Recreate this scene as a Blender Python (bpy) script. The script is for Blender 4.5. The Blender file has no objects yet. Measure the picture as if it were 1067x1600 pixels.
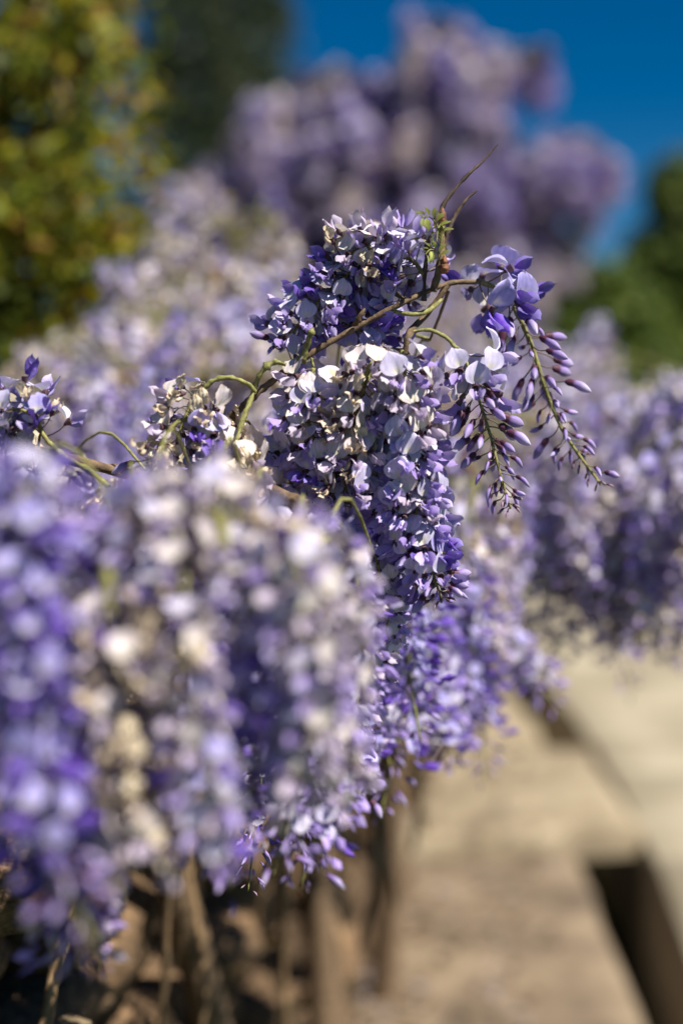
import bpy, math, random
import numpy as np

# ------------------------------------------------------------------ camera, sky, sun, exposure
scene = bpy.context.scene
R = math.radians
COL = scene.collection
CAM = np.array([0.0, 0.0, 1.2]); PITCH = R(4.6); FPX = 2222.0
cd = bpy.data.cameras.new('camera'); cam = bpy.data.objects.new('camera', cd); COL.objects.link(cam)
cam.location = CAM; cam.rotation_euler = (R(90) - PITCH, 0, 0)
cd.sensor_fit = 'VERTICAL'; cd.sensor_height = 36.0; cd.sensor_width = 24.0; cd.lens = 50.0
cd.clip_start = 0.02; cd.clip_end = 2000
cd.dof.use_dof = True; cd.dof.focus_distance = 1.0; cd.dof.aperture_fstop = 1.9; cd.dof.aperture_blades = 0
scene.camera = cam

SUN_EL, SUN_AZ = R(54), R(124)            # azimuth clockwise from +Y (the viewing direction)
w = bpy.data.worlds.new('World'); scene.world = w; w.use_nodes = True
nt = w.node_tree; bg = nt.nodes['Background']
sky = nt.nodes.new('ShaderNodeTexSky'); sky.sky_type = 'NISHITA'; sky.sun_disc = False
sky.sun_elevation = SUN_EL; sky.sun_rotation = SUN_AZ
sky.air_density = 1.0; sky.dust_density = 0.0; sky.ozone_density = 6.0; sky.altitude = 1500
hs = nt.nodes.new('ShaderNodeHueSaturation'); hs.inputs['Hue'].default_value = 0.5; hs.inputs['Saturation'].default_value = 1.42; hs.inputs['Value'].default_value = 0.7
nt.links.new(sky.outputs[0], hs.inputs['Color']); nt.links.new(hs.outputs[0], bg.inputs['Color'])
bg.inputs['Strength'].default_value = 0.05
sd = bpy.data.lights.new('sun', 'SUN'); so = bpy.data.objects.new('sun', sd); COL.objects.link(so)
sd.energy = 5.0; sd.angle = R(0.53); sd.color = (1.0, 0.93, 0.82)
tosun = np.array([math.sin(SUN_AZ) * math.cos(SUN_EL), math.cos(SUN_AZ) * math.cos(SUN_EL), math.sin(SUN_EL)])
so.rotation_euler = (R(90) - SUN_EL, 0, math.pi - SUN_AZ)
so.location = (3, -2, 6)
vs = scene.view_settings; vs.view_transform = 'Standard'; vs.look = 'None'; vs.exposure = 0.82; vs.gamma = 1.0
try: vs.use_curve_mapping = False
except Exception: pass
scene.render.engine = 'CYCLES'
scene.cycles.use_denoising = True
scene.cycles.max_bounces = 8; scene.cycles.transmission_bounces = 6; scene.cycles.diffuse_bounces = 3

RNG = np.random.default_rng(7)
F_ = np.array([0, math.cos(PITCH), -math.sin(PITCH)]); U_ = np.array([0, math.sin(PITCH), math.cos(PITCH)]); X_ = np.array([1.0, 0, 0])
def P(px, py, d):
    """photo pixel (1067x1600) and depth along the lens axis -> world point"""
    return CAM + d * (F_ + (px - 533.5) / FPX * X_ + (800 - py) / FPX * U_)
def G(px, py, z=0.0):
    """photo pixel -> point on the level z"""
    r = F_ + (px - 533.5) / FPX * X_ + (800 - py) / FPX * U_
    return CAM + r * ((z - CAM[2]) / r[2])

# ------------------------------------------------------------------ materials
def newmat(name):
    m = bpy.data.materials.new(name); m.use_nodes = True
    n = m.node_tree.nodes; return m, n, m.node_tree.links, n['Principled BSDF'], n['Material Output']
def petal_mat(name, trans=0.24, rough=0.55, vary=0.16):
    m, n, l, b, out = newmat(name)
    at = n.new('ShaderNodeAttribute'); at.attribute_name = 'tint'
    oi = n.new('ShaderNodeObjectInfo')
    h = n.new('ShaderNodeHueSaturation')
    mr = n.new('ShaderNodeMapRange'); mr.inputs['To Min'].default_value = 1 - vary; mr.inputs['To Max'].default_value = 1 + vary
    l.new(oi.outputs['Random'], mr.inputs['Value']); l.new(mr.outputs[0], h.inputs['Value'])
    tc = n.new('ShaderNodeTexCoord'); no = n.new('ShaderNodeTexNoise'); no.inputs['Scale'].default_value = 420; no.inputs['Detail'].default_value = 3
    l.new(tc.outputs['Object'], no.inputs['Vector'])
    ms = n.new('ShaderNodeMapRange'); ms.inputs['To Min'].default_value = 0.8; ms.inputs['To Max'].default_value = 1.2
    l.new(no.outputs['Fac'], ms.inputs['Value']); l.new(ms.outputs[0], h.inputs['Saturation'])
    l.new(at.outputs['Color'], h.inputs['Color'])
    l.new(h.outputs[0], b.inputs['Base Color']); b.inputs['Roughness'].default_value = rough
    b.inputs['Specular IOR Level'].default_value = 0.35
    bp = n.new('ShaderNodeBump'); bp.inputs['Strength'].default_value = 0.25; bp.inputs['Distance'].default_value = 0.0006
    l.new(no.outputs['Fac'], bp.inputs['Height']); l.new(bp.outputs[0], b.inputs['Normal'])
    t = n.new('ShaderNodeBsdfTranslucent'); l.new(h.outputs[0], t.inputs['Color'])
    mx = n.new('ShaderNodeMixShader'); mx.inputs[0].default_value = trans
    l.new(b.outputs[0], mx.inputs[1]); l.new(t.outputs[0], mx.inputs[2]); l.new(mx.outputs[0], out.inputs['Surface'])
    return m
def noise_mat(name, c1, c2, scale, rough=0.85, bump=0.5, dist=0.01, c3=None, detail=6, randval=0.0):
    m, n, l, b, out = newmat(name)
    tc = n.new('ShaderNodeTexCoord'); no = n.new('ShaderNodeTexNoise'); no.inputs['Scale'].default_value = scale; no.inputs['Detail'].default_value = detail
    no.inputs['Roughness'].default_value = 0.65
    l.new(tc.outputs['Object'], no.inputs['Vector'])
    cr = n.new('ShaderNodeValToRGB'); cr.color_ramp.elements[0].position = 0.32; cr.color_ramp.elements[1].position = 0.68
    cr.color_ramp.elements[0].color = (*c1, 1); cr.color_ramp.elements[1].color = (*c2, 1)
    if c3:
        e = cr.color_ramp.elements.new(0.5); e.color = (*c3, 1)
    l.new(no.outputs['Fac'], cr.inputs['Fac'])
    src = cr.outputs[0]
    if randval:
        oi = n.new('ShaderNodeObjectInfo'); h = n.new('ShaderNodeHueSaturation')
        mr = n.new('ShaderNodeMapRange'); mr.inputs['To Min'].default_value = 1 - randval; mr.inputs['To Max'].default_value = 1 + randval
        l.new(oi.outputs['Random'], mr.inputs['Value']); l.new(mr.outputs[0], h.inputs['Value']); l.new(src, h.inputs['Color']); src = h.outputs[0]
    l.new(src, b.inputs['Base Color']); b.inputs['Roughness'].default_value = rough
    bp = n.new('ShaderNodeBump'); bp.inputs['Strength'].default_value = bump; bp.inputs['Distance'].default_value = dist
    l.new(no.outputs['Fac'], bp.inputs['Height']); l.new(bp.outputs[0], b.inputs['Normal'])
    return m
M_PETAL = petal_mat('petal', vary=0.1)
M_LEAF = petal_mat('leaf', 0.35, 0.62, 0.25)
M_FAR = petal_mat('far_leaf', 0.3, 0.6, 0.25)
M_STEM = noise_mat('green_stem', (0.11, 0.085, 0.03), (0.36, 0.33, 0.12), 260, 0.65, 0.9, 0.0015, (0.22, 0.22, 0.06))
M_BARK = noise_mat('bark', (0.07, 0.045, 0.025), (0.24, 0.165, 0.095), 120, 0.8, 0.8, 0.002, (0.14, 0.09, 0.05))
M_TWIG = noise_mat('dark_twig', (0.035, 0.022, 0.018), (0.16, 0.11, 0.08), 200, 0.75, 0.8, 0.001, (0.08, 0.05, 0.035))
M_DRY = noise_mat('dry_stem', (0.10, 0.06, 0.03), (0.36, 0.25, 0.14), 40, 0.85, 0.6, 0.004, (0.22, 0.14, 0.07), randval=0.3)
M_SCALE = noise_mat('bud_scale', (0.09, 0.03, 0.015), (0.30, 0.12, 0.05), 300, 0.7, 0.6, 0.001)
M_STONE = noise_mat('rubble_stone', (0.035, 0.02, 0.01), (0.30, 0.19, 0.10), 14, 0.9, 0.7, 0.02, (0.15, 0.092, 0.048), randval=0.5)
M_MORTAR = noise_mat('earth_core', (0.03, 0.02, 0.012), (0.09, 0.06, 0.035), 12, 1.0, 0.6, 0.02)
M_PATH = noise_mat('pale_sandstone', (0.19, 0.16, 0.105), (0.38, 0.34, 0.25), 2.2, 0.85, 0.35, 0.008, (0.305, 0.265, 0.19), randval=0.06)
M_STEP = noise_mat('tan_sandstone', (0.14, 0.105, 0.065), (0.35, 0.29, 0.20), 4, 0.9, 0.6, 0.02, (0.265, 0.215, 0.14), randval=0.06)
M_BROWN = noise_mat('brown_sandstone', (0.07, 0.05, 0.032), (0.28, 0.215, 0.14), 4, 0.9, 0.6, 0.02, (0.175, 0.13, 0.085), randval=0.06)
M_SOIL = noise_mat('soil_and_grass', (0.04, 0.05, 0.016), (0.07, 0.10, 0.025), 1.2, 1.0, 0.6, 0.03, (0.045, 0.06, 0.018))

# ------------------------------------------------------------------ mesh helpers (all-quad arrays: verts, quads, tint)
class B:
    def __init__(s): s.V = []; s.Q = []; s.C = []; s.n = 0
    def add(s, V, Q, C):
        s.V.append(V); s.Q.append(Q + s.n); s.C.append(C); s.n += len(V)
    def arr(s): return np.vstack(s.V), np.vstack(s.Q), np.vstack(s.C)
def mesh(name, V, Q, C=None, mat=None, smooth=True):
    me = bpy.data.meshes.new(name); V = np.asarray(V, np.float32); Q = np.asarray(Q, np.int32)
    me.vertices.add(len(V)); me.vertices.foreach_set('co', V.ravel())
    me.loops.add(Q.size); me.loops.foreach_set('vertex_index', Q.ravel())
    me.polygons.add(len(Q)); me.polygons.foreach_set('loop_start', np.arange(0, Q.size, 4, dtype=np.int32))
    if smooth: me.polygons.foreach_set('use_smooth', np.ones(len(Q), bool))
    if C is not None:
        a = me.attributes.new('tint', 'FLOAT_COLOR', 'POINT')
        a.data.foreach_set('color', np.hstack([np.clip(C, 0.0, 1), np.ones((len(C), 1))]).astype(np.float32).ravel())
    if mat: me.materials.append(mat)
    me.update(calc_edges=True); return me
def ob(name, me, parent=None):
    o = bpy.data.objects.new(name, me); COL.objects.link(o)
    if parent is not None: o.parent = parent
    return o
def tag(o, label, cat, group=None, kind=None):
    if label: o['label'] = label
    if cat: o['category'] = cat
    if group: o['group'] = group
    if kind: o['kind'] = kind
    return o
def empty(name, loc, label, cat, group=None):
    o = bpy.data.objects.new(name, None); COL.objects.link(o); o.location = loc; o.empty_display_size = 0.1
    return tag(o, label, cat, group)
def gridq(nu, nv, wrap=False):
    i = np.arange(nv - 1)[:, None]; j = np.arange(nu if wrap else nu - 1)[None, :]
    a = i * nu + j; b = i * nu + (j + 1) % nu
    return np.stack([a, b, b + nu, a + nu], -1).reshape(-1, 4)
def rot(axis, a):
    c, s = math.cos(a), math.sin(a)
    return {'x': np.array([[1, 0, 0], [0, c, -s], [0, s, c]]), 'y': np.array([[c, 0, s], [0, 1, 0], [-s, 0, c]]), 'z': np.array([[c, -s, 0], [s, c, 0], [0, 0, 1]])}[axis]
def nrm(v): v = np.asarray(v, float); return v / (np.linalg.norm(v) + 1e-12)
def smooth_path(pts, n):
    p = np.asarray(pts, float)
    if len(p) < 3: return p[0] + (p[-1] - p[0]) * np.linspace(0, 1, n)[:, None]
    q = np.vstack([2 * p[0] - p[1], p, 2 * p[-1] - p[-2]]); out = []
    m = len(p) - 1
    for t in np.linspace(0, m, n):
        i = min(int(t), m - 1); f = t - i; a, b, c, d = q[i], q[i + 1], q[i + 2], q[i + 3]
        out.append(0.5 * ((2 * b) + (-a + c) * f + (2 * a - 5 * b + 4 * c - d) * f * f + (-a + 3 * b - 3 * c + d) * f ** 3))
    return np.array(out)
def tube(path, radii, k=6, bumps=0.0, rng=RNG):
    p = np.asarray(path, float); n = len(p); r = np.interp(np.linspace(0, 1, n), np.linspace(0, 1, len(radii)), radii)
    t = np.gradient(p, axis=0); t /= np.linalg.norm(t, axis=1)[:, None] + 1e-12
    ref = np.array([0, 0, 1.0]) if abs(t[0][2]) < 0.8 else np.array([1.0, 0, 0])
    V = np.zeros((n, k, 3)); a = np.linspace(0, 2 * np.pi, k, endpoint=False)
    x = nrm(np.cross(t[0], ref))
    for i in range(n):
        x = nrm(x - t[i] * x.dot(t[i])); y = np.cross(t[i], x)
        rr = r[i] * (1 + (bumps * rng.normal(0, 1, k) if bumps else 0) + (bumps * rng.normal() if bumps else 0))
        V[i] = p[i] + (np.cos(a) * rr)[:, None] * x + (np.sin(a) * rr)[:, None] * y
    V = np.vstack([V.reshape(-1, 3), p[0], p[-1]])
    Q = gridq(k, n, True); L = n * k
    j = np.arange(0, k, 2)
    cap0 = np.stack([np.full(len(j), L), (j + 2) % k, (j + 1) % k, j], -1); cap1 = np.stack([np.full(len(j), L + 1), (n - 1) * k + j, (n - 1) * k + (j + 1) % k, (n - 1) * k + (j + 2) % k], -1)
    if k % 2 == 0: Q = np.vstack([Q, cap0, cap1])
    return V, Q

# ------------------------------------------------------------------ wisteria flowers
LAV = {'fresh': (np.array([0.36, 0.33, 0.70]), np.array([0.14, 0.06, 0.46])),
       'pale': (np.array([0.57, 0.54, 0.74]), np.array([0.35, 0.26, 0.60])),
       'faded': (np.array([0.68, 0.62, 0.64]), np.array([0.50, 0.42, 0.58])),
       'wilt': (np.array([0.74, 0.64, 0.48]), np.array([0.62, 0.50, 0.37]))}
CALYX = np.array([0.13, 0.07, 0.085]); PED = np.array([0.21, 0.17, 0.13]); SPOT = np.array([0.72, 0.70, 0.42])
def petal(nu, nv, L, W, curl=0.0, cup=0.0, ruf=0.0, a=0.8, b=0.55, ph=0.0, rng=None):
    v = np.linspace(0.02, 0.985, nv); u = np.linspace(-1, 1, nu)
    h = W / 2 * np.sin(np.pi * v ** a) ** b
    th = curl * v; dz = np.cos(th); dx = -np.sin(th); s = np.gradient(v) * L
    z = np.cumsum(dz * s); x = np.cumsum(dx * s)
    Pn = np.zeros((nv, nu, 3))
    Pn[..., 1] = h[:, None] * u[None, :]
    nx, nz = np.cos(th), np.sin(th)
    off = cup * (u[None, :] ** 2) * h[:, None] + ruf * L * np.sin(7 * v + ph)[:, None] * u[None, :] * (0.3 + v[:, None])
    off += -0.06 * W * np.exp(-(u[None, :] / 0.22) ** 2) * (1 - v[:, None])
    Pn[..., 0] = x[:, None] + off * nx[:, None]; Pn[..., 2] = z[:, None] + off * nz[:, None] - 0.10 * L * (np.abs(u)[None, :] ** 2) * v[:, None] ** 2
    if rng is not None and ruf: Pn += rng.normal(0, ruf * L * 0.28, Pn.shape)
    return Pn.reshape(-1, 3), v, u
def make_flower(kind, rng, lod=0):
    """local frame: pedicel starts at the origin and leaves along +X, banner up (+Z)"""
    m = B(); lp = rng.uniform(0.013, 0.019)
    if kind in ('bud', 'small_bud', 'tiny_bud'):
        sc = {'bud': 1.0, 'small_bud': 0.62, 'tiny_bud': 0.36}[kind]
        lp *= {'bud': 0.9, 'small_bud': 0.62, 'tiny_bud': 0.3}[kind]
        Lb = 0.0165 * sc * rng.uniform(0.9, 1.1); k = 7 if lod == 0 else 4; n = 8 if lod == 0 else 4
        s = np.linspace(0, 1, n); rad = 0.0028 * sc * rng.uniform(.85, 1.15) * np.interp(s, [0, .1, .28, .32, .55, .8, 1], [0.45, .95, .9, .8, 1.2, 1.05, 0.15])
        cx = lp + s * Lb; bend = rng.uniform(-0.3, 0.5); cz = -bend * s ** 2 * Lb; a = np.linspace(0, 2 * np.pi, k, endpoint=False)
        V = np.zeros((n, k, 3)); V[..., 0] = cx[:, None]; V[..., 1] = rad[:, None] * 0.75 * np.cos(a); V[..., 2] = cz[:, None] + rad[:, None] * np.sin(a)
        vio = np.array([0.30, 0.20, 0.55]) * rng.uniform(0.75, 1.15); tip = np.array([0.66, 0.60, 0.80])
        if kind == 'tiny_bud': vio = np.array([0.34, 0.22, 0.32]); tip = np.array([0.42, 0.34, 0.30])
        c = np.where(s[:, None] < 0.3, CALYX * np.array([.8, .5, .8]), vio + (tip - vio) * np.clip((s[:, None] - 0.35) / 0.65, 0, 1) * rng.uniform(0.2, 1.0))
        m.add(V.reshape(-1, 3), gridq(k, n, True), np.repeat(c, k, 0))
    else:
        ban, wing = LAV[kind]; ban = ban * rng.uniform(0.85, 1.12); wing = wing * rng.uniform(0.8, 1.25)
        wl = kind == 'wilt'; nu, nv = ((11, 8) if lod == 0 else (4, 4)); ruf = 0.14 if wl else (0.055 if kind == 'faded' else 0.028)
        sz = rng.uniform(0.9, 1.1) * (0.86 if wl else 1.0)
        # banner
        V, v, u = petal(nu, nv, 0.0165 * sz, 0.0185 * sz * (0.7 if wl else 1), rng.uniform(0.2, 1.0) * (1.6 if wl else 1), rng.uniform(0.05, 0.45), ruf, ph=rng.uniform(0, 6), rng=rng)
        tilt = rng.uniform(-0.75, 0.1) if not wl else rng.uniform(-1.2, 1.4)
        V = V @ rot('y', tilt).T @ rot('x', rng.normal(0, 0.15)).T @ rot('z', rng.normal(0, 0.2)).T + np.array([lp + 0.003, 0, 0.001])
        vv, uu = np.meshgrid(v, u, indexing='ij')
        sp = np.exp(-(((vv - 0.16) / 0.14) ** 2 + (uu / 0.45) ** 2))[..., None]
        edge = np.clip(np.maximum(np.abs(uu), vv) - 0.75, 0, 1)[..., None] * 4
        c = ban * (1 - 0.12 * np.cos(uu * 14))[..., None] ** (0.5) if False else np.broadcast_to(ban, vv.shape + (3,)).copy()
        c = c * (1 + rng.normal(0, .05, uu.shape) + .09 * np.where(np.arange(nu) % 2, 1, -1)[None, :] * (vv < .85))[..., None]; c = c * np.array([1, 1, 1]) + (wing - c) * (.22 * vv ** 2)[..., None]
        c = c + (SPOT - c) * sp * (0.75 if not wl else 0.3)
        if wl or kind == 'faded': c = c + (np.array([0.46, 0.34, 0.20]) - c) * np.clip(edge * rng.uniform(0, 0.7), 0, 1)
        else: c = c + (np.array([0.66, 0.62, 0.80]) - c) * np.clip(edge * 0.45, 0, 1)
        m.add(V, gridq(nu, nv), c.reshape(-1, 3))
        # wings
        spread = rng.uniform(0.1, 0.5)
        nu2, nv2 = ((4, 6) if lod == 0 else (3, 3))
        for s in (-1, 1):
            V, v, u = petal(nu2, nv2, 0.0135 * sz, 0.0078 * sz, rng.uniform(-0.3, 0.5), 0.35, ruf, a=1.15, ph=rng.uniform(0, 6), rng=rng)
            V = V @ rot('z', s * (1.25 - spread)).T @ rot('y', rng.uniform(1.35, 1.95)).T @ rot('z', s * rng.uniform(0.0, 0.25)).T + np.array([lp + 0.003, s * 0.0016, 0.0])
            c = np.repeat(wing + (ban - wing) * np.clip(v[:, None] * rng.uniform(-0.2, 0.9), 0, 1), nu2, 0)
            m.add(V, gridq(nu2, nv2), c)
        # keel
        n = 5 if lod == 0 else 3; k = 5 if lod == 0 else 4; s = np.linspace(0, 1, n); rad = 0.0021 * sz * np.interp(s, [0, .3, .7, 1], [0.5, 1.1, 1.2, 0.25]); a = np.linspace(0, 2 * np.pi, k, endpoint=False)
        V = np.zeros((n, k, 3)); V[..., 0] = (lp + 0.002 + s * 0.0115 * sz)[:, None]; V[..., 1] = rad[:, None] * 0.7 * np.cos(a); V[..., 2] = (-0.002 - 0.004 * np.sin(s * 2.2) + 0.004 * s ** 3)[:, None] * sz + rad[:, None] * np.sin(a)
        c = np.repeat(wing * 1.0 + (ban - wing) * (0.5 * (1 - s[:, None])), k, 0); m.add(V.reshape(-1, 3), gridq(k, n, True), c)
        if lod == 0:   # calyx cup
            k = 6; s = np.linspace(0, 1, 3); rad = np.array([0.0008, 0.0022, 0.0027]); a = np.linspace(0, 2 * np.pi, k, endpoint=False)
            V = np.zeros((3, k, 3)); V[..., 0] = (lp - 0.001 + s * 0.0052)[:, None]; V[..., 1] = rad[:, None] * np.cos(a); V[..., 2] = rad[:, None] * np.sin(a)
            m.add(V.reshape(-1, 3), gridq(k, 3, True), np.broadcast_to(CALYX, (3 * k, 3)))
    k = 3 if lod == 0 else 2
    if lod == 0:
        s = np.linspace(0, 1, 4); path = np.stack([s * lp, 0 * s, 0.0025 * np.sin(s * np.pi) * rng.uniform(-1, 1)], -1)
        V, Q = tube(path, [0.00055, 0.00045, 0.0006], 3); m.add(V, Q, np.broadcast_to(PED * rng.uniform(0.7, 1.2), (len(V), 3)))
    return m.arr()
KINDS = {'fresh': 7, 'pale': 7, 'faded': 6, 'wilt': 6, 'bud': 5, 'small_bud': 4, 'tiny_bud': 3}
FL = {}; FLM = {}
for k_, n_ in KINDS.items():
    for lod in (0, 1):
        FL[k_, lod] = [make_flower(k_, np.random.default_rng(100 * n_ + 17 * i + 5 * len(k_) + 1), lod) for i in range(n_)]
    FLM[k_] = [mesh('flower_' + k_, *FL[k_, 0][i], M_PETAL) for i in range(n_)]

def raceme_layout(path, n, openf, classes, rng, size=1.0, side=None, droop=0.25, spread=1.0):
    """flowers spiralling round a rachis path: (kind, variant, 4x4)"""
    p = smooth_path(path, 60); seg = np.linalg.norm(np.diff(p, axis=0), axis=1); cum = np.r_[0, np.cumsum(seg)] / seg.sum()
    tang = np.gradient(p, axis=0); out = []; phi = rng.uniform(0, 6.28)
    stages = classes if isinstance(classes, list) else [classes]
    for i in range(n):
        t = (i + 0.5) / n; t = t ** 0.95; q = np.array([np.interp(t, cum, p[:, a]) for a in range(3)]); tg = nrm([np.interp(t, cum, tang[:, a]) for a in range(3)])
        phi += 2.39996 + rng.normal(0, 0.25)
        ref = np.array([0, 1.0, 0]) if abs(tg[1]) < 0.8 else X_
        e1 = nrm(np.cross(tg, ref)); e2 = np.cross(tg, e1)
        d = math.cos(phi) * e1 + math.sin(phi) * e2
        d = nrm(d + tg * rng.uniform(0.0, 0.55) + np.array([0, 0, -droop * rng.uniform(0.2, 1.3)]))
        if t < openf:
            cl = stages[min(int((t / openf + rng.normal(0, .08)) * len(stages)), len(stages) - 1) if t > 0.02 else 0]; names = list(cl); wts = np.array([cl[c] for c in names], float); kd = names[rng.choice(len(names), p=wts / wts.sum())]
        else:
            f = (t - openf) / max(1e-6, 1 - openf); kd = 'bud' if f < 0.45 else ('small_bud' if f < 0.8 else 'tiny_bud')
            if rng.random() < 0.15: kd = {'bud': 'small_bud', 'small_bud': 'bud', 'tiny_bud': 'small_bud'}[kd]
        z = nrm(np.array([0, 0, 1.0]) - d * d[2] + rng.normal(0, 0.19, 3)); z = nrm(z - d * z.dot(d)); y = np.cross(z, d)
        sc = size * rng.uniform(0.86, 1.12) * (1 - 0.12 * t) * spread ** 0
        Mx = np.eye(4); Mx[:3, 0] = d * sc; Mx[:3, 1] = y * sc; Mx[:3, 2] = z * sc; Mx[:3, 3] = q
        out.append((kd, int(rng.integers(KINDS[kd])), Mx))
    return out, p
from mathutils import Matrix
def raceme_single(path, n, openf, classes, vine, rng, size=1.0, droop=0.25, rad=(0.0016, 0.0009), mat=None, n_green=True):
    """raceme part: rachis mesh > one object per flower"""
    lay, p = raceme_layout(path, n, openf, classes, rng, size, droop=droop)
    V, Q = tube(p, rad, 6, 0.07); r = ob('raceme', mesh('raceme', V, Q, None, mat or M_STEM), vine)
    for kd, vi, Mx in lay:
        o = ob('flower' if 'bud' not in kd else 'flower_bud', FLM[kd][vi], r); o.matrix_local = Matrix(Mx.tolist())
    return r
def raceme_joined(n, openf, classes, rng, L=0.19, lod=1, size=1.0, bend=0.02):
    path = [np.array([0, 0, 0]), np.array([rng.normal(0, bend / 2), rng.normal(0, bend / 2), -L * .5]), np.array([rng.normal(0, bend), rng.normal(0, bend), -L])]
    lay, p = raceme_layout(path, n, openf, classes, rng, size); m = B()
    for kd, vi, Mx in lay:
        V, Q, C = FL[kd, lod][vi]; m.add(V @ Mx[:3, :3].T + Mx[:3, 3], Q, C * rng.uniform(0.85, 1.15))
    V, Q = tube(p, [0.0018, 0.001], 4); rm = mesh('rachis', V, Q, None, M_STEM)
    return rm, mesh('blossoms', *m.arr(), M_PETAL)
CL = {'violet': {'fresh': 7, 'pale': 3}, 'lav': {'fresh': 2, 'pale': 6, 'faded': 2}, 'cream': {'pale': 2, 'faded': 6, 'wilt': 3}, 'dry': {'faded': 3, 'wilt': 7}}
JR = {}
for c_ in CL:
    JR[c_] = [raceme_joined(62, {'violet': 0.75, 'lav': 0.88, 'cream': 0.97, 'dry': 1.0}[c_], CL[c_], np.random.default_rng(31 + i * 3 + len(c_)), L=0.17 + 0.02 * i, lod=0 if i < 2 else 1) for i in range(4)]
FARR = {c_: [] for c_ in CL}
def far_raceme(cls, rng):
    """rachis and blossoms of a distant raceme in one mesh"""
    m = B()
    lay, p = raceme_layout([np.zeros(3), np.array([rng.normal(0, .01), rng.normal(0, .01), -.1]), np.array([rng.normal(0, .02), rng.normal(0, .02), -.2])], 72, 0.9, CL[cls], rng, 1.55)
    for kd, vi, Mx in lay:
        V, Q, C = FL[kd, 1][vi]; m.add(V @ Mx[:3, :3].T + Mx[:3, 3], Q, C * np.array([.92, .90, .88]) * rng.uniform(.65, 1.2))
    V, Q = tube(p, [0.002, 0.001], 4); m.add(V, Q, np.broadcast_to(np.array([0.2, 0.2, 0.06]), (len(V), 3)))
    return mesh('raceme', *m.arr(), M_PETAL)
for c_ in CL: FARR[c_] = [far_raceme(c_, np.random.default_rng(60 + i + len(c_))) for i in range(3)]

class Vine:
    """wisteria plant: woody branches, side shoots and racemes"""
    def __init__(s, loc, label, group=None):
        s.root = empty('wisteria_vine', loc, label, 'wisteria', group); s.o = np.array(loc, float); s.br = []; s.sh = B(); s.n = 0
    def L(s, p): return np.asarray(p, float) - s.o
    def branch(s, pts, radii, mat=None, k=7, bumps=0.06, name='branch', n=None):
        p = smooth_path(pts, n or max(8, 6 * len(pts))); V, Q = tube(p - s.o, radii, k, bumps)
        s.br.append(p); return ob(name, mesh(name, V, Q, None, mat or M_BARK), s.root)
    def nearest(s, p):
        allp = np.vstack(s.br); d = np.linalg.norm(allp - p, axis=1) + 0.8 * np.maximum(0, p[2] + 0.01 - allp[:, 2]); return allp[d.argmin()]
    def shoot(s, p):
        q = s.nearest(p); mid = (p + q) / 2 + np.array([0, 0, 0.25 * np.linalg.norm(p - q)])
        rr_ = 0.0012 if np.linalg.norm(p - q) < .04 else 0.0014
        V, Q = tube(smooth_path([q, mid, p], 8) - s.o, [rr_, rr_ * .8], 4); s.sh.add(V, Q, np.zeros((len(V), 3)))
    def single(s, path, n, openf, cls, seed, **kw):
        path = [np.asarray(q, float) for q in path]; s.shoot(path[0])
        return raceme_single([s.L(q) for q in path], n, openf, CL[cls] if isinstance(cls, str) else cls, s.root, np.random.default_rng(seed), **kw)
    def joined(s, p, cls, rng, scale=1.0, shoot=True, swing=0.12):
        rm, bm = JR[cls][int(rng.integers(4))]
        r = ob('raceme', rm, s.root); r.location = s.L(p); r.rotation_euler = (rng.normal(0, swing), rng.normal(0, swing), rng.uniform(0, 6.28)); r.scale = (scale,) * 3
        b = ob('blossoms', bm, r); b['kind'] = 'stuff'
        if shoot: s.shoot(np.asarray(p, float))
        return r
    def finish(s):
        if s.sh.n:
            V, Q, C = s.sh.arr(); o = ob('side_shoots', mesh('side_shoots', V, Q, None, M_STEM), s.root); o['kind'] = 'stuff'

# ------------------------------------------------------------------ ground, path, stone wall
def sheet(name, x0, x1, y0, y1, z, mat):
    return ob(name, mesh(name, np.array([[x0, y0, z], [x1, y0, z], [x1, y1, z], [x0, y1, z]]), np.array([[0, 1, 2, 3]]), None, mat, False))
ground = sheet('ground', -400, 400, -50, 800, -0.42, M_SOIL); tag(ground, 'dark soil and grass under the garden', None, kind='structure')

def slab_mesh(name, poly, z0, z1, mat, rng, bev=0.012, rough=0.004):
    """stone prism with a worn bevel; poly = 4 xy corners counter-clockwise"""
    p = np.array(poly, float)[:, :2]; n = 7; t = np.linspace(0, 1, n)
    Gd = np.zeros((n, n, 3))
    for i, a in enumerate(t):
        for j, b in enumerate(t):
            Gd[i, j, :2] = (1 - a) * ((1 - b) * p[0] + b * p[1]) + a * ((1 - b) * p[3] + b * p[2])
            Gd[i, j, 2] = z1 + rng.normal(0, rough)
    c = p.mean(0); edge = np.zeros((n, n), bool); edge[[0, -1]] = True; edge[:, [0, -1]] = True
    ring = [(0, j) for j in range(n)] + [(i, n - 1) for i in range(1, n)] + [(n - 1, j) for j in range(n - 2, -1, -1)] + [(i, 0) for i in range(n - 2, 0, -1)]
    for (i, j) in ring: Gd[i, j, :2] += rng.normal(0, rough * 1.2, 2)
    top = Gd.copy()
    for (i, j) in ring:
        v = c - top[i, j, :2]; top[i, j, :2] += v / np.linalg.norm(v) * bev
    V = [top.reshape(-1, 3)]; Q = [gridq(n, n)]; base = n * n; idx = [i * n + j for i, j in ring]; m = len(ring)
    lo1 = np.array([[*Gd[i, j, :2], z1 - bev] for i, j in ring]); lo2 = np.array([[*Gd[i, j, :2], z0] for i, j in ring])
    V += [lo1, lo2]
    k = np.arange(m); kk = (k + 1) % m; ix = np.array(idx)
    Q.append(np.stack([ix[k], base + k, base + kk, ix[kk]], -1)); Q.append(np.stack([base + k, base + m + k, base + m + kk, base + kk], -1))
    return mesh(name, np.vstack(V), np.vstack(Q), None, mat, True)
rs = np.random.default_rng(3)
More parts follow.
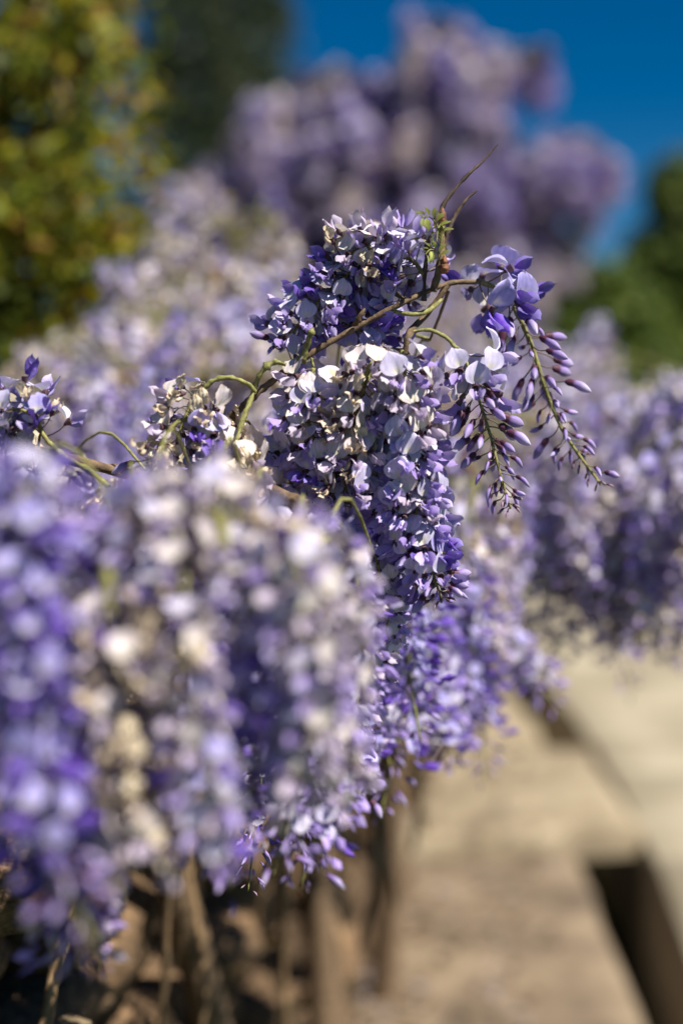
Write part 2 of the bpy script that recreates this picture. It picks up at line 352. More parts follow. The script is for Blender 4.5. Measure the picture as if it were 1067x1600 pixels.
path_base = bpy.data.objects.new('path', None); COL.objects.link(path_base); tag(path_base, 'pale sandstone path beside the wisteria wall', None, kind='structure')
# left edge of the pale paving, traced on the level of the path
EDGE = [G(x, y)[:2] for x, y in ((1150, 1740), (1108, 1600), (1004, 1288), (926, 1163), (838, 1046))]
def edge_x(y):
    e = sorted(EDGE, key=lambda q: q[1]); return float(np.interp(y, [q[1] for q in e], [q[0] for q in e]))
ys = [1.9, 2.75, 3.62, 4.5, 5.4, 6.3, 7.4, 8.8]
for a, b in zip(ys[:-1], ys[1:]):
    xl0, xl1 = edge_x(a), edge_x(b); x = 0.0
    widths = [0.95 + rs.uniform(-.1, .1), 1.0 + rs.uniform(-.15, .15), 1.1, 1.2]
    off = 0.0
    for wd in widths:
        q = [(xl0 + off + .003, a + .003), (xl0 + off + wd - .003, a + .003), (xl1 + off + wd - .003, b - .003), (xl1 + off + .003, b - .003)]
        ob('paving_slab', slab_mesh('paving_slab', q, -0.43, rs.uniform(-.002, .002), M_PATH, rs, 0.006, 0.0015), path_base); off += wd
def stone_block(pix, z1, mat, label, name='stone_block', z0=-0.43):
    q = [G(x, y, z1)[:2] for x, y in pix]; c = np.mean(q, 0)
    o = ob(name, slab_mesh(name, [(a[0] - c[0], a[1] - c[1]) for a in q], z0, z1, mat, rs, 0.018, 0.006)); o.location = (c[0], c[1], 0)
    return tag(o, label, 'stone')
stone_block([(420, 1750), (1078, 1750), (900, 1335), (560, 1335)], -0.03, M_BROWN, 'reddish brown sandstone block with a straight edge along the dark gutter')
stone_block([(600, 1318), (1000, 1292), (918, 1166), (650, 1166)], 0.03, M_STEP, 'tan sandstone slab bridging the dark gutter to the pale path', z0=-0.05)
stone_block([(690, 1158), (850, 1158), (772, 1040), (680, 1040)], 0.02, M_STEP, 'tan sandstone block at the wall foot under the drooping wisteria')

WA, WB = np.array([-0.33, 0.8]), np.array([0.55, 6.2]); WD = nrm(WB - WA); WN = np.array([WD[1], -WD[0]])
def wallp(s, out, z):   # s metres along the wall from its point beside the camera, out = proud of the face
    q = WA + WD * s + WN * out; return np.array([q[0], q[1], z])
wall = empty('stone_wall', wallp(2, -.25, -.42), 'rubble sandstone wall half hidden under the wisteria', 'wall'); wo = np.array(wall.location)
cr = [wallp(-.7, -.09, 0)[:2] - wo[:2], wallp(6.5, -.09, 0)[:2] - wo[:2], wallp(6.5, -.5, 0)[:2] - wo[:2], wallp(-.7, -.5, 0)[:2] - wo[:2]]
ob('wall_core', slab_mesh('wall_core', cr, -0.02, 1.36, M_MORTAR, rs, 0.02, 0.004), wall)
def rock_mesh(rng):
    n = 5; t = np.linspace(-1, 1, n); V = []; Q = []; b = 0
    for ax in range(3):
        for s in (-1, 1):
            a, c = np.meshgrid(t, t, indexing='ij'); v = np.zeros((n, n, 3)); v[..., ax] = s; v[..., (ax + 1) % 3] = a * (1 if s > 0 else -1); v[..., (ax + 2) % 3] = c
            V.append(v.reshape(-1, 3)); Q.append(gridq(n, n) + b); b += n * n
    V = np.vstack(V); key = np.round(V, 4); uq, inv = np.unique(key, axis=0, return_inverse=True); inv = inv.ravel()
    l = (np.abs(uq) ** 5).sum(1) ** (1 / 5); uq = uq / l[:, None] * 1.0; uq = uq + rng.normal(0, 0.075, uq.shape)
    return uq * 0.5, inv[np.vstack(Q)]
ROCKS = [mesh('stone', *rock_mesh(np.random.default_rng(50 + i)), None, M_STONE, True) for i in range(7)]
yaw = math.atan2(WD[1], WD[0])
z = -0.42; row = 0
while z < 0.90:
    h = rs.uniform(0.085, 0.14); s = -0.35 + rs.uniform(0, .15)
    while s < 4.6:
        l = rs.uniform(0.10, 0.27); o = ob('stone', ROCKS[int(rs.integers(7))], wall); o.location = wallp(s + l / 2, -0.10 + rs.uniform(-.05, .05), z + h / 2) - wo
        o.rotation_euler = (rs.normal(0, .04), rs.normal(0, .04), yaw + rs.normal(0, .05)); o.scale = (l * 1.0, 0.24, h * 1.0); s += l + 0.022
    z += h + 0.014

# ------------------------------------------------------------------ foliage helper
def leaf_quads(pts, size, rng, cols, aspect=0.5, up=0.4, outn=None, jit=0.6):
    n = len(pts); nd = rng.normal(0, jit, (n, 3)) + np.array([0, 0, up]);
    if outn is not None: nd = nd + outn
    nd /= np.linalg.norm(nd, axis=1)[:, None]; a = rng.normal(0, 1, (n, 3)); a -= nd * (a * nd).sum(1)[:, None]; a /= np.linalg.norm(a, axis=1)[:, None]; b = np.cross(nd, a)
    s = size * rng.uniform(0.7, 1.3, n)[:, None]; pr = [(-.5, 0, 0), (-.15, -aspect / 2, .05), (.25, -aspect * .42, .05), (.5, 0, -.05), (.25, aspect * .42, .05), (-.15, aspect / 2, .05)]
    V = np.stack([pts + s * (x * a + y * b + zz * nd) for x, y, zz in pr], 1).reshape(-1, 3)
    o = (np.arange(n) * 6)[:, None]; Q = np.concatenate([o + np.array([[0, 1, 4, 5]]), o + np.array([[1, 2, 3, 4]])], 0)
    # keep every leaf planar-ish: quads (tip, sides) share the middle line
    C = np.repeat(cols[rng.integers(len(cols), size=n)] * rng.uniform(0.7, 1.25, (n, 1)), 6, 0)
    return V, Q, C
def blob_points(blobs, n, rng, shell=0.5):
    w_ = np.array([b[3] * b[4] * b[5] for b in blobs]) ** (2 / 3); ch = rng.choice(len(blobs), n, p=w_ / w_.sum()); d = rng.normal(0, 1, (n, 3)); d /= np.linalg.norm(d, axis=1)[:, None]
    r = (shell + (1 - shell) * rng.random(n)) * rng.uniform(0.9, 1.08, n); bb = np.array(blobs, float)[ch]
    return bb[:, :3] + d * r[:, None] * bb[:, 3:6], d
def tree(name, label, base, blobs, nleaf, size, cols, seed, trunk_r=0.12, aspect=0.5, group=None, cat='tree', nparts=0, limbs=6, clump=0.0):
    rng = np.random.default_rng(seed); root = empty(name, base, label, cat, group); o = np.array(base, float); top = np.array(blobs)[:, :3]
    tip = top[top[:, 2].argmax()]; m = B(); bp = smooth_path([o, (o * .6 + tip * .4) + np.array([.05, 0, 0]), tip], 12)
    V, Q = tube(bp - o, [trunk_r, trunk_r * .3], 8, 0.05); m.add(V, Q, np.zeros((len(V), 3)))
    for b in blobs[:40]:
        c = np.array(b[:3]); q = bp[np.abs(bp[:, 2] - (c[2] - 0.5 * b[5])).argmin()]; V, Q = tube(smooth_path([q, (q + c) / 2 + np.array([0, 0, .05]), c], 8) - o, [trunk_r * .4, trunk_r * .08], 6, 0.05); m.add(V, Q, np.zeros((len(V), 3)))
    V, Q, C = m.arr(); ob('trunk', mesh('trunk', V, Q, None, M_BARK), root)
    if clump:
        ctr, dd = blob_points(blobs, int(nleaf / 30), rng, 0.45); ch = rng.integers(len(ctr), size=nleaf); pts = ctr[ch] + rng.normal(0, clump, (nleaf, 3)); d = dd[ch]
    else: pts, d = blob_points(blobs, nleaf, rng, 0.35)
    V, Q, C = leaf_quads(pts - o, size, rng, np.array(cols), aspect, outn=d * 0.5)
    cr_ = ob('crown', mesh('crown', V, Q, C, M_LEAF if nparts else M_FAR, False), root); cr_['kind'] = 'stuff'
    if nparts:   # the leaves that show largest, one object each
        lm = []
        for i in range(5):
            V, Q, C = leaf_quads(np.zeros((1, 3)), size * 1.15, np.random.default_rng(seed + i), np.array([cols[i % len(cols)]]), aspect, up=3, jit=0.1); lm.append(mesh('leaf', V, Q, C, M_LEAF, False))
        pts, d = blob_points(blobs, nparts * 6, rng, 0.96); s = (pts - CAM) @ np.array([0.25, -1, 0]) + rng.normal(0, .1, len(pts)); keep = np.argsort(-s)[:nparts]
        for i in keep:
            lo = ob('leaf', lm[int(rng.integers(5))], root); lo.location = pts[i] - o; lo.rotation_euler = (rng.normal(0, .7), rng.uniform(0.2, 1.3), rng.normal(0, .8) - 0.3)
    return root

rl = np.random.default_rng(77); lp_ = np.array([G(rl.uniform(430, 900), rl.uniform(1180, 1640), 0.0) for i in range(420)]); lp_[:, 0] -= np.abs(rl.normal(0, .12, 420)); lp_[:, 2] = np.where(lp_[:, 1] < 3.72, -.02, .04)
V, Q, C = leaf_quads(lp_, .035, rl, np.array([(.20, .13, .07), (.12, .08, .045), (.30, .22, .14), (.34, .29, .30)]), .5, up=2.5, jit=.4)
lit = ob('leaf_litter', mesh('leaf_litter', V, Q, C, M_LEAF, False)); tag(lit, 'fallen petals and dry leaves scattered on the sandstone blocks', 'leaf litter', kind='stuff')
# ------------------------------------------------------------------ far trees and the leafy hedge
tree('conifer_tree', 'tall dark green tree rising against the sky behind the yellow green hedge', (*P(345, 620, 15.0)[:2], -0.42),
     [(*P(x, y, d), r, r, r * 1.15) for x, y, d, r in ((340, 120, 15, .75), (400, 60, 15.2, .55), (300, 40, 14.8, .6), (270, 170, 15, .55), (370, 220, 15, .6), (420, 150, 15.2, .4), (300, 270, 15, .6), (350, -60, 15, .8), (250, -40, 15, .5), (330, 360, 15, .9), (430, 20, 15, .3), (240, 100, 15.5, .35))],
     15000, 0.10, [(0.035, 0.055, 0.02), (0.05, 0.075, 0.03), (0.03, 0.045, 0.025), (0.06, 0.075, 0.03)], 11, 0.2, 0.35)
tree('garden_tree', 'tall dark green broadleaf tree at the end of the garden beyond the path', (*P(1090, 600, 13)[:2], -0.42),
     [(*P(x, y, 13 + k), r, r, r) for x, y, k, r in ((1075, 330, 0, .42), (1040, 320, .2, .22), (1030, 420, 0, .38), (1090, 430, 0, .5), (1010, 500, 0, .4), (1070, 540, 0, .5), (1130, 350, .3, .6), (1160, 480, 0, .6), (1180, 280, 0, .5), (1070, 290, 0, .35), (1035, 285, .1, .2), (1010, 400, .1, .3), (985, 440, .1, .25))],
     9000, 0.11, [(0.10, 0.17, 0.02), (0.16, 0.23, 0.03), (0.07, 0.12, 0.02), (0.22, 0.24, 0.03)], 13, 0.13, 0.6)
tree('garden_shrub', 'low dark green shrub below the far wisteria tree', (*P(900, 620, 10.5)[:2], -0.42),
     [(*P(x, y, 10.5), r, r, r * .8) for x, y, r in ((890, 450, .28), (940, 440, .26), (980, 480, .34), (920, 520, .36), (860, 500, .3), (990, 560, .4), (930, 600, .45), (850, 590, .4), (1020, 640, .5), (780, 560, .4), (780, 650, .5), (700, 640, .6), (920, 690, .6), (1080, 640, .5))],
     9000, 0.09, [(0.10, 0.16, 0.02), (0.15, 0.20, 0.03), (0.06, 0.10, 0.02)], 17, 0.09, 0.6, cat='shrub')
HEDGE_COLS = [(0.20, 0.22, 0.012), (0.30, 0.30, 0.012), (0.11, 0.14, 0.012), (0.36, 0.31, 0.012), (0.07, 0.10, 0.015), (0.30, 0.15, 0.02), (0.15, 0.19, 0.015)]
hb = []
for x, y, d, r in ((40, 60, 2.55, .17), (110, 180, 2.5, .13), (20, 250, 2.6, .19), (150, 90, 2.6, .08), (120, 330, 2.45, .14), (170, 300, 2.4, .09), (60, 420, 2.5, .16), (150, 420, 2.4, .12), (20, 520, 2.4, .15), (110, 500, 2.4, .12), (-60, 150, 2.6, .25), (-60, 400, 2.6, .25), (60, -80, 2.6, .2), (150, -30, 2.6, .1), (60, 620, 2.5, .22), (-40, 620, 2.5, .2), (100, 760, 2.55, .22), (40, 150, 2.95, .3), (30, 380, 2.95, .32), (110, 60, 2.9, .16), (120, 260, 2.9, .16), (140, 400, 2.9, .16), (-80, 260, 2.9, .4), (-220, 300, 2.7, .35), (-240, 560, 2.7, .35), (-200, 60, 2.8, .3), (120, 90, 2.55, .1), (60, 330, 2.45, .12)):
    hb.append((*P(x, y, d), r, r, r * 1.1))
tree('leafy_hedge', 'yellow green leafy hedge with a few orange leaves beside the wisteria', (*P(70, 700, 2.6)[:2], -0.42), hb, 12500, 0.031, HEDGE_COLS, 19, 0.03, 0.62, cat='hedge', nparts=200, clump=0.034)

# ------------------------------------------------------------------ far wisteria tree
rf = np.random.default_rng(21); D = 6.5
fw = Vine((*P(620, 640, D)[:2], -0.42), 'big wisteria tree with billowing lilac clumps standing against the blue sky')
fc = P(620, 300, D)
fw.branch([fw.o, fw.o + np.array([.05, 0, .6]), P(610, 420, D), P(640, 280, D), P(690, 120, D), P(700, 60, D)], [.07, .05, .02], n=24, name='trunk')
LOBES = [(540, 140, 55), (595, 150, 50), (400, 240, 50), (345, 285, 48), (280, 325, 42), (480, 250, 75), (870, 310, 55), (925, 255, 40), (250, 345, 45), (320, 345, 55), (400, 345, 60), (680, 75, 74), (835, 92, 40), (760, 130, 62), (690, 160, 62), (500, 165, 85), (580, 200, 70), (440, 225, 55), (640, 250, 100), (760, 240, 80), (900, 240, 52), (840, 270, 66), (700, 340, 100), (550, 330, 100), (440, 300, 80), (300, 330, 50), (370, 310, 56), (800, 360, 66), (830, 410, 40), (620, 430, 90), (480, 420, 90), (740, 440, 80), (360, 370, 70)]
for i, (x, y, r) in enumerate(LOBES):
    rw = r / FPX * D; c = P(x - 12, y + 22, D + rf.uniform(-.15, .15)); fw.branch([fw.nearest(c - np.array([0, 0, .3])), (fc + c) / 2 + rf.normal(0, .05, 3), c], [.02, .012, .006], k=5, n=9)
    for k in range(max(5, int(10.5 * (r / 75) ** 1.3))):
        d = nrm(rf.normal(0, 1, 3) * np.array([1, 1, .8]) + np.array([0, -.35, .45])); q = c + d * rw * rf.uniform(.25, 1.3) * np.array([1.15, 1, .8]) + np.array([0, 0, .045])
        cls = ['lav', 'violet', 'cream', 'cream', 'lav', 'lav'][int(rf.integers(6))]
        o = ob('raceme', FARR[cls][int(rf.integers(3))], fw.root); o.location = q - fw.o; o.rotation_euler = (rf.normal(0, .25), rf.normal(0, .25), rf.uniform(0, 6.28)); s_ = rf.uniform(.75, 1.2); o.scale = (s_ * 1.45, s_ * 1.45, s_ * 1.15)
        fw.shoot(q)
fb = [(*P(x, y, D + .05), r / FPX * D * .8, r / FPX * D * .8, r / FPX * D * .7) for x, y, r in LOBES]
pts_, dn_ = blob_points(fb, 16000, rf, .2); V, Q, C = leaf_quads(pts_ - fw.o, .05, rf, np.array([(.12, .10, .19), (.08, .08, .05), (.16, .13, .23), (.08, .06, .15)]), .45)
o = ob('foliage', mesh('foliage', V, Q, C, M_FAR, False), fw.root); o['kind'] = 'stuff'
fw.finish()

# ------------------------------------------------------------------ wisteria rolling over the wall behind (left mound)
rm_ = np.random.default_rng(23)
mv = Vine(tuple(wallp(1.42, .06, -.42)), 'wisteria vine with cream and lilac racemes mounded over the wall beside the leafy hedge')
mv.branch([mv.o, wallp(1.38, .09, .1), wallp(1.46, .05, .55), wallp(1.4, -.02, .98), P(300, 600, 1.9), P(330, 480, 2.1), P(340, 400, 2.2)], [.04, .032, .03, .02, .006], n=30, bumps=.1, name='trunk')
mv.branch([P(300, 600, 1.9), P(200, 590, 1.8), P(110, 620, 1.7), P(30, 660, 1.6)], [.012, .005], n=14)
mv.branch([P(330, 480, 2.1), P(410, 470, 2.0), P(480, 500, 1.9)], [.01, .004], n=10)
mv.branch([P(300, 600, 1.9), P(380, 590, 1.7), P(470, 620, 1.55)], [.012, .005], n=12)
spots = []
for x, y, d, rx, ry, k in ((330, 380, 2.2, 90, 40, 12), (240, 440, 2.1, 90, 40, 12), (400, 430, 2.1, 80, 50, 12), (150, 500, 1.95, 90, 40, 12), (300, 520, 1.9, 120, 50, 16), (430, 540, 1.8, 70, 50, 10), (70, 560, 1.8, 80, 40, 10), (200, 600, 1.7, 120, 40, 12), (40, 620, 1.65, 60, 30, 6), (520, 470, 2.0, 60, 60, 8), (560, 560, 1.75, 60, 60, 8), (330, 350, 2.3, 110, 30, 16), (430, 380, 2.2, 60, 40, 10), (130, 470, 2.1, 60, 30, 10), (200, 520, 2.0, 140, 50, 16), (360, 470, 2.1, 110, 50, 16)):
    for i in range(k): spots.append((x + rm_.normal(0, rx * .5), y + rm_.normal(0, ry * .5) + 2 + (45 if x < 260 else 22) * (x < 490) * (y < 520), d + rm_.normal(0, .07)))
for x, y, d in spots:
    mv.joined(P(x, y, d), ['cream', 'cream', 'dry', 'dry', 'lav', 'lav', 'violet'][int(rm_.integers(7))], rm_, rm_.uniform(.75, 1.05), swing=.25)
# bronze young shoots above the mound
ls = B()
for k in range(16):
    a = P(rm_.uniform(300, 450), rm_.uniform(330, 400), 2.2); n = 9
    for j in range(n):
        pt = a + rm_.normal(0, .018, (1, 3)); V, Q, C = leaf_quads(pt - mv.o, .02, rm_, np.array([(.30, .26, .10), (.36, .29, .13), (.24, .25, .08)]), .4); ls.add(V, Q, C)
    mv.shoot(a)
o = ob('young_leaves', mesh('young_leaves', *ls.arr(), M_LEAF, False), mv.root); o['kind'] = 'stuff'
mv.finish()

# ------------------------------------------------------------------ wisteria hanging over the path (right)
rr = np.random.default_rng(29)
rv = Vine(tuple(wallp(2.1, .06, -.42)), 'wisteria vine with lilac racemes hanging in a curtain above the pale path')
rv.branch([rv.o, wallp(2.05, .1, .4), wallp(1.8, .05, .95), P(700, 670, 1.95), P(820, 660, 1.95), P(930, 660, 1.95), P(1040, 660, 1.85), P(1150, 690, 1.75)], [.035, .02, .012, .005], n=40, name='trunk')
rv.branch([P(700, 670, 1.95), P(680, 560, 2.3), P(720, 490, 2.6), P(830, 530, 2.6)], [.01, .006, .004], n=14)
rv.branch([P(820, 660, 1.95), P(900, 600, 2.3), P(950, 530, 2.6)], [.008, .004], n=8)
rv.branch([P(760, 665, 1.95), P(720, 700, 1.65), P(750, 760, 1.5)], [.01, .004], n=10)
for x, y, d, c in ((720, 640, 1.8, 'cream'), (770, 620, 1.85, 'lav'), (830, 640, 1.8, 'cream'), (880, 620, 1.85, 'lav'), (930, 640, 1.8, 'lav'), (985, 650, 1.75, 'lav'), (1030, 640, 1.7, 'lav'), (1075, 640, 1.7, 'violet'), (1110, 660, 1.65, 'lav'),
                   (760, 690, 1.75, 'cream'), (815, 700, 1.75, 'cream'), (865, 720, 1.7, 'cream'), (910, 760, 1.7, 'lav'), (960, 730, 1.7, 'lav'), (1005, 740, 1.65, 'lav'), (1050, 720, 1.65, 'lav'), (1095, 740, 1.6, 'lav'),
                   (840, 790, 1.75, 'lav'), (890, 790, 1.65, 'lav'), (935, 810, 1.65, 'cream'), (985, 800, 1.65, 'cream'), (1030, 790, 1.6, 'lav'), (880, 700, 1.65, 'lav'), (845, 680, 1.68, 'lav'), (905, 700, 1.62, 'cream'), (1075, 760, 1.6, 'cream'),
                   (620, 500, 2.5, 'lav'), (670, 490, 2.6, 'cream'), (720, 510, 2.6, 'lav'), (760, 500, 2.5, 'cream'), (800, 520, 2.6, 'lav'), (840, 540, 2.6, 'lav'), (870, 560, 2.5, 'cream'), (640, 560, 2.3, 'cream'), (700, 560, 2.4, 'lav'), (750, 570, 2.4, 'cream'), (800, 580, 2.3, 'lav'), (850, 590, 2.3, 'cream'), (690, 460, 2.7, 'lav'), (740, 470, 2.7, 'lav'), (650, 620, 2.1, 'lav'), (720, 620, 2.1, 'cream'), (780, 630, 2.1, 'lav'), (590, 540, 2.3, 'lav'),
                   (905, 560, 2.4, 'lav'), (940, 530, 2.5, 'lav'), (960, 560, 2.5, 'cream'), (880, 580, 2.3, 'lav'), (925, 600, 2.3, 'lav'),
                   (730, 770, 1.5, 'cream'), (765, 780, 1.55, 'cream'), (720, 830, 1.45, 'violet'), (700, 720, 1.6, 'lav'), (800, 760, 1.9, 'violet'), (850, 680, 2.0, 'violet'), (950, 690, 2.0, 'lav'), (1040, 690, 1.9, 'violet'), (690, 800, 1.5, 'lav'), (650, 840, 1.5, 'cream'), (765, 800, 1.5, 'cream'), (745, 850, 1.42, 'cream'), (800, 760, 1.55, 'lav'), (850, 770, 1.7, 'violet'), (710, 900, 1.4, 'violet'), (735, 850, 1.5, 'lav'), (890, 830, 1.75, 'lav'), (1065, 800, 1.7, 'violet'), (1000, 620, 2.1, 'cream'), (1060, 600, 2.1, 'lav'), (960, 620, 2.2, 'lav'), (1030, 610, 2.2, 'lav'), (1090, 610, 2.0, 'cream'), (920, 630, 2.2, 'cream'), (950, 840, 1.75, 'violet'), (1040, 830, 1.75, 'lav')):
    rv.joined(P(x + rr.normal(0, 8), y - 28 + rr.normal(0, 8), d), c, rr, rr.uniform(.8, 1.05), swing=.12)
rv.finish()

# ------------------------------------------------------------------ the arching vine (its flowers each an object)
av = Vine(tuple(wallp(0.85, .07, -.42)), 'wisteria vine with an arching bare brown stem, pale hanging racemes and twiggy upright shoot')
av.branch([av.o, wallp(0.9, .1, .1), wallp(0.8, .05, .5), wallp(0.62, .02, .9), P(300, 760, 1.06), P(368, 645, 1.0)], [.032, .026, .024, .018, .009, .0034], n=34, bumps=.1, name='trunk')
av.branch([P(368, 645, 1.0), P(410, 608, 1.0), P(480, 556, 1.0), P(560, 510, 1.0), P(640, 468, 1.0), P(700, 443, 1.01), P(750, 440, 1.02)], [.0028, .0025, .0022, .0019, .0017], n=60, bumps=.09)
av.branch([P(700, 445, 1.01), P(665, 492, 1.01), P(640, 520, 1.0), P(632, 552, 1.0)], [.0022, .0026, .002], n=16, bumps=.12)
av.branch([P(612, 485, 1.0), P(640, 491, .995), P(668, 486, 1.0), P(690, 468, 1.01)], [.0014, .0017, .0014], mat=M_STEM, n=16, bumps=.12)
av.branch([P(645, 518, 1.0), P(672, 516, 1.0), P(700, 530, 1.0), P(716, 552, 1.0)], [.0013, .0015, .0012], mat=M_STEM, n=16, bumps=.14)
av.branch([P(700, 455, 1.03), P(688, 490, 1.04), P(672, 530, 1.05)], [.0015, .001], n=10, bumps=.08, name='dry_twig', mat=M_DRY)
av.branch([P(662, 470, 1.0), P(664, 420, 1.0), P(672, 370, 1.0), P(690, 325, 1.0), P(722, 282, 1.0), P(750, 256, 1.0), P(777, 226, 1.0)], [.0019, .0018, .0015, .0011, .0005], n=44, bumps=.18, name='bare_shoot', mat=M_TWIG)
av.branch([P(676, 455, .995), P(690, 405, .995), P(697, 370, .995), P(712, 335, .995), P(728, 312, .995), P(745, 298, .995)], [.0026, .0024, .0016, .0012, .0007], n=36, bumps=.16, name='bare_shoot', mat=M_TWIG)
av.branch([P(680, 450, .99), P(686, 420, .99), P(690, 390, .99), P(690, 350, .99), P(689, 330, .99)], [.0022, .0026, .0019, .0022, .001], mat=M_DRY, n=24, bumps=.16, name='bare_shoot')
# dark knotty twigs behind the branch
av.branch([P(632, 552, 1.0), P(600, 548, 1.02), P(560, 545, 1.03), P(520, 520, 1.03), P(545, 470, 1.03)], [.003, .0035, .0025, .002], n=22, bumps=.2)
av.branch([P(470, 566, .995), P(478, 545, .99), P(486, 520, .985), P(489, 512, .985)], [.0026, .0022, .0024, .0006], n=14, bumps=.2, name='bud', mat=M_STEM)
av.branch([P(556, 506, .995), P(562, 495, .99), P(570, 482, .99)], [.0024, .0018, .0008], n=8, bumps=.2, name='bud', mat=M_DRY)
# green peduncles on the left
av.branch([P(398, 612, .99), P(388, 600, .985), P(360, 590, .98), P(335, 594, .98), P(320, 606, .98)], [.0016, .0018, .0014], mat=M_STEM, n=20, bumps=.18, name='peduncle')
av.branch([P(396, 608, .99), P(410, 580, .985), P(428, 566, .985), P(447, 570, .985)], [.0017, .002, .0013], mat=M_STEM, n=18, bumps=.18, name='peduncle')
av.branch([P(396, 612, .99), P(390, 630, .98), P(378, 660, .975), P(370, 690, .97), P(368, 712, .97)], [.002, .0017, .0014], mat=M_STEM, n=20, bumps=.16, name='peduncle')
av.branch([P(330, 660, .98), P(300, 655, .975), P(275, 662, .97), P(255, 688, .97), P(241, 718, .97), P(238, 740, .97)], [.0013, .0017, .0016, .0014], mat=M_STEM, n=24, bumps=.12, name='peduncle')
av.branch([P(60, 662, .97), P(72, 685, .965), P(100, 712, .96), P(140, 735, .95), P(170, 760, .94)], [.0013, .0018, .002], mat=M_STEM, n=18, bumps=.14, name='peduncle')
av.branch([P(588, 556, .985), P(572, 585, .98), P(556, 615, .98), P(548, 640, .98)], [.0017, .0015, .001], mat=M_STEM, n=16, bumps=.14, name='peduncle')
av.branch([P(628, 548, .985), P(632, 585, .98), P(634, 620, .98)], [.0018, .0015, .0013], mat=M_STEM, n=14, bumps=.14, name='peduncle')
av.branch([P(300, 760, 1.06), P(360, 740, 1.02), P(430, 770, .98), P(480, 790, .95)], [.006, .005, .004], n=16, bumps=.1)
av.branch([P(300, 760, 1.06), P(200, 740, 1.0), P(120, 720, .97), P(20, 690, .97)], [.006, .004, .003], n=16, bumps=.1)
# bud cones and unfolding leaves on the upright shoot
def bud_cone(vine, base, L, r, seed):
    rng = np.random.default_rng(seed); s = np.linspace(0, 1, 16); p = base + np.outer(s, np.array([0, 0, L])); V, Q = tube(p - vine.o, r * np.array([.5, .95, 1.0, .95, .8, .5, .15]), 10, .12, rng)
    return ob('bud', mesh('bud', V, Q, None, M_SCALE), vine.root)
bud_cone(av, P(694, 428, .985), .013, .0035, 1); bud_cone(av, P(691, 352, .985), .012, .003, 2)
def young_leaf(vine, pts, seed, L=.0085):
    rng = np.random.default_rng(seed); p = smooth_path(pts, 16); m = B(); V, Q = tube(p - vine.o, [.0007, .0004], 4); lf = ob('leaf', mesh('leaf', V, Q, None, M_STEM), vine.root)
    for i in range(2, 16, 2):
        for s in (-1, 1):
            tg = nrm(p[min(i + 1, 15)] - p[i - 1]); sd_ = nrm(np.cross(tg, np.array([0, -1, .3]))) * s; L2 = L * (1 - .35 * i / 16); d = nrm(sd_ + tg * .6 + np.array([0, -.3, -.35]))
            V, v, u = petal(4, 6, L2, L2 * .36, .5, .3, .02, a=.9, b=.8); nz = d; nx = nrm(np.cross(np.array([.2, .3, 1]), d)); ny = np.cross(nz, nx); V = V @ np.stack([ny, nx, nz]) + p[i] - vine.o
            C = np.broadcast_to(np.array([.34, .38, .10]) * rng.uniform(.75, 1.15), (len(V), 3)); ob('leaflet', mesh('leaflet', V, gridq(4, 6), C, M_LEAF), lf)
young_leaf(av, [P(686, 372, .985), P(682, 352, .98), P(672, 340, .975), P(658, 338, .97)], 3, .0115)
young_leaf(av, [P(688, 408, .985), P(682, 394, .98), P(672, 390, .975), P(664, 398, .97)], 4, .010)
young_leaf(av, [P(690, 345, .985), P(684, 360, .98), P(682, 378, .975)], 5, .0085)
WH = {'pale': 2, 'faded': 6, 'wilt': 2}
av.single([P(745, 438, 1.02), P(790, 462, 1.035), P(826, 530, 1.045), P(851, 605, 1.05), P(882, 678, 1.05), P(938, 757, 1.05)], 74, .16, 'violet', 201, rad=(.0019, .0017, .001), droop=.45, size=1.18)
av.single([P(716, 545, 1.0), P(728, 566, 1.0), P(746, 618, 1.0), P(766, 682, 1.0), P(781, 740, 1.0), P(797, 795, 1.0)], 62, .22, {'pale': 4, 'fresh': 2}, 202, droop=.4, size=1.1)
av.single([P(630, 555, .985), P(634, 620, .985), P(640, 700, .99), P(652, 810, .99), P(690, 940, .99)], 142, .88, [{'pale': 3, 'faded': 5, 'wilt': 1}, {'pale': 5, 'faded': 5}, {'pale': 7, 'faded': 2, 'fresh': 1}, {'pale': 7, 'fresh': 1}, {'fresh': 6, 'pale': 5}], 203)
av.single([P(588, 565, .985), P(565, 615, .985), P(545, 690, .99), P(540, 770, .99)], 70, 1.0, WH, 204)
av.single([P(490, 575, 1.0), P(478, 630, 1.0), P(495, 700, 1.0), P(530, 790, 1.0)], 66, 1.0, [{'pale': 4, 'faded': 5, 'wilt': 1}, {'pale': 6, 'fresh': 2}], 205)
av.single([P(600, 600, 1.03), P(606, 700, 1.03), P(618, 790, 1.03), P(635, 890, 1.02)], 64, .95, {'pale': 6, 'fresh': 3}, 206)
av.single([P(662, 430, 1.0), P(640, 405, 1.01), P(590, 400, 1.01), P(530, 440, 1.01), P(480, 490, 1.01), P(440, 545, 1.01)], 84, .95, {'fresh': 3, 'pale': 7}, 207, droop=.05)
av.single([P(640, 470, 1.01), P(600, 455, 1.03), P(570, 470, 1.03), P(560, 510, 1.02), P(590, 545, 1.02)], 40, 1.0, {'fresh': 5, 'pale': 4}, 208, droop=.1)
av.single([P(610, 402, 1.01), P(570, 388, 1.0), P(528, 405, 1.0)], 14, 1.0, {'wilt': 5, 'faded': 3}, 209, droop=-.6)
av.single([P(320, 606, .98), P(295, 640, .98), P(275, 690, .98)], 26, .85, {'wilt': 5, 'faded': 3, 'fresh': 2}, 210)
av.single([P(368, 690, .975), P(366, 720, .975), P(372, 770, .975)], 30, 1.0, {'wilt': 4, 'faded': 5}, 211)
av.single([P(330, 655, .985), P(340, 690, .985), P(330, 740, .985)], 26, .9, {'wilt': 4, 'faded': 4, 'fresh': 2}, 212)
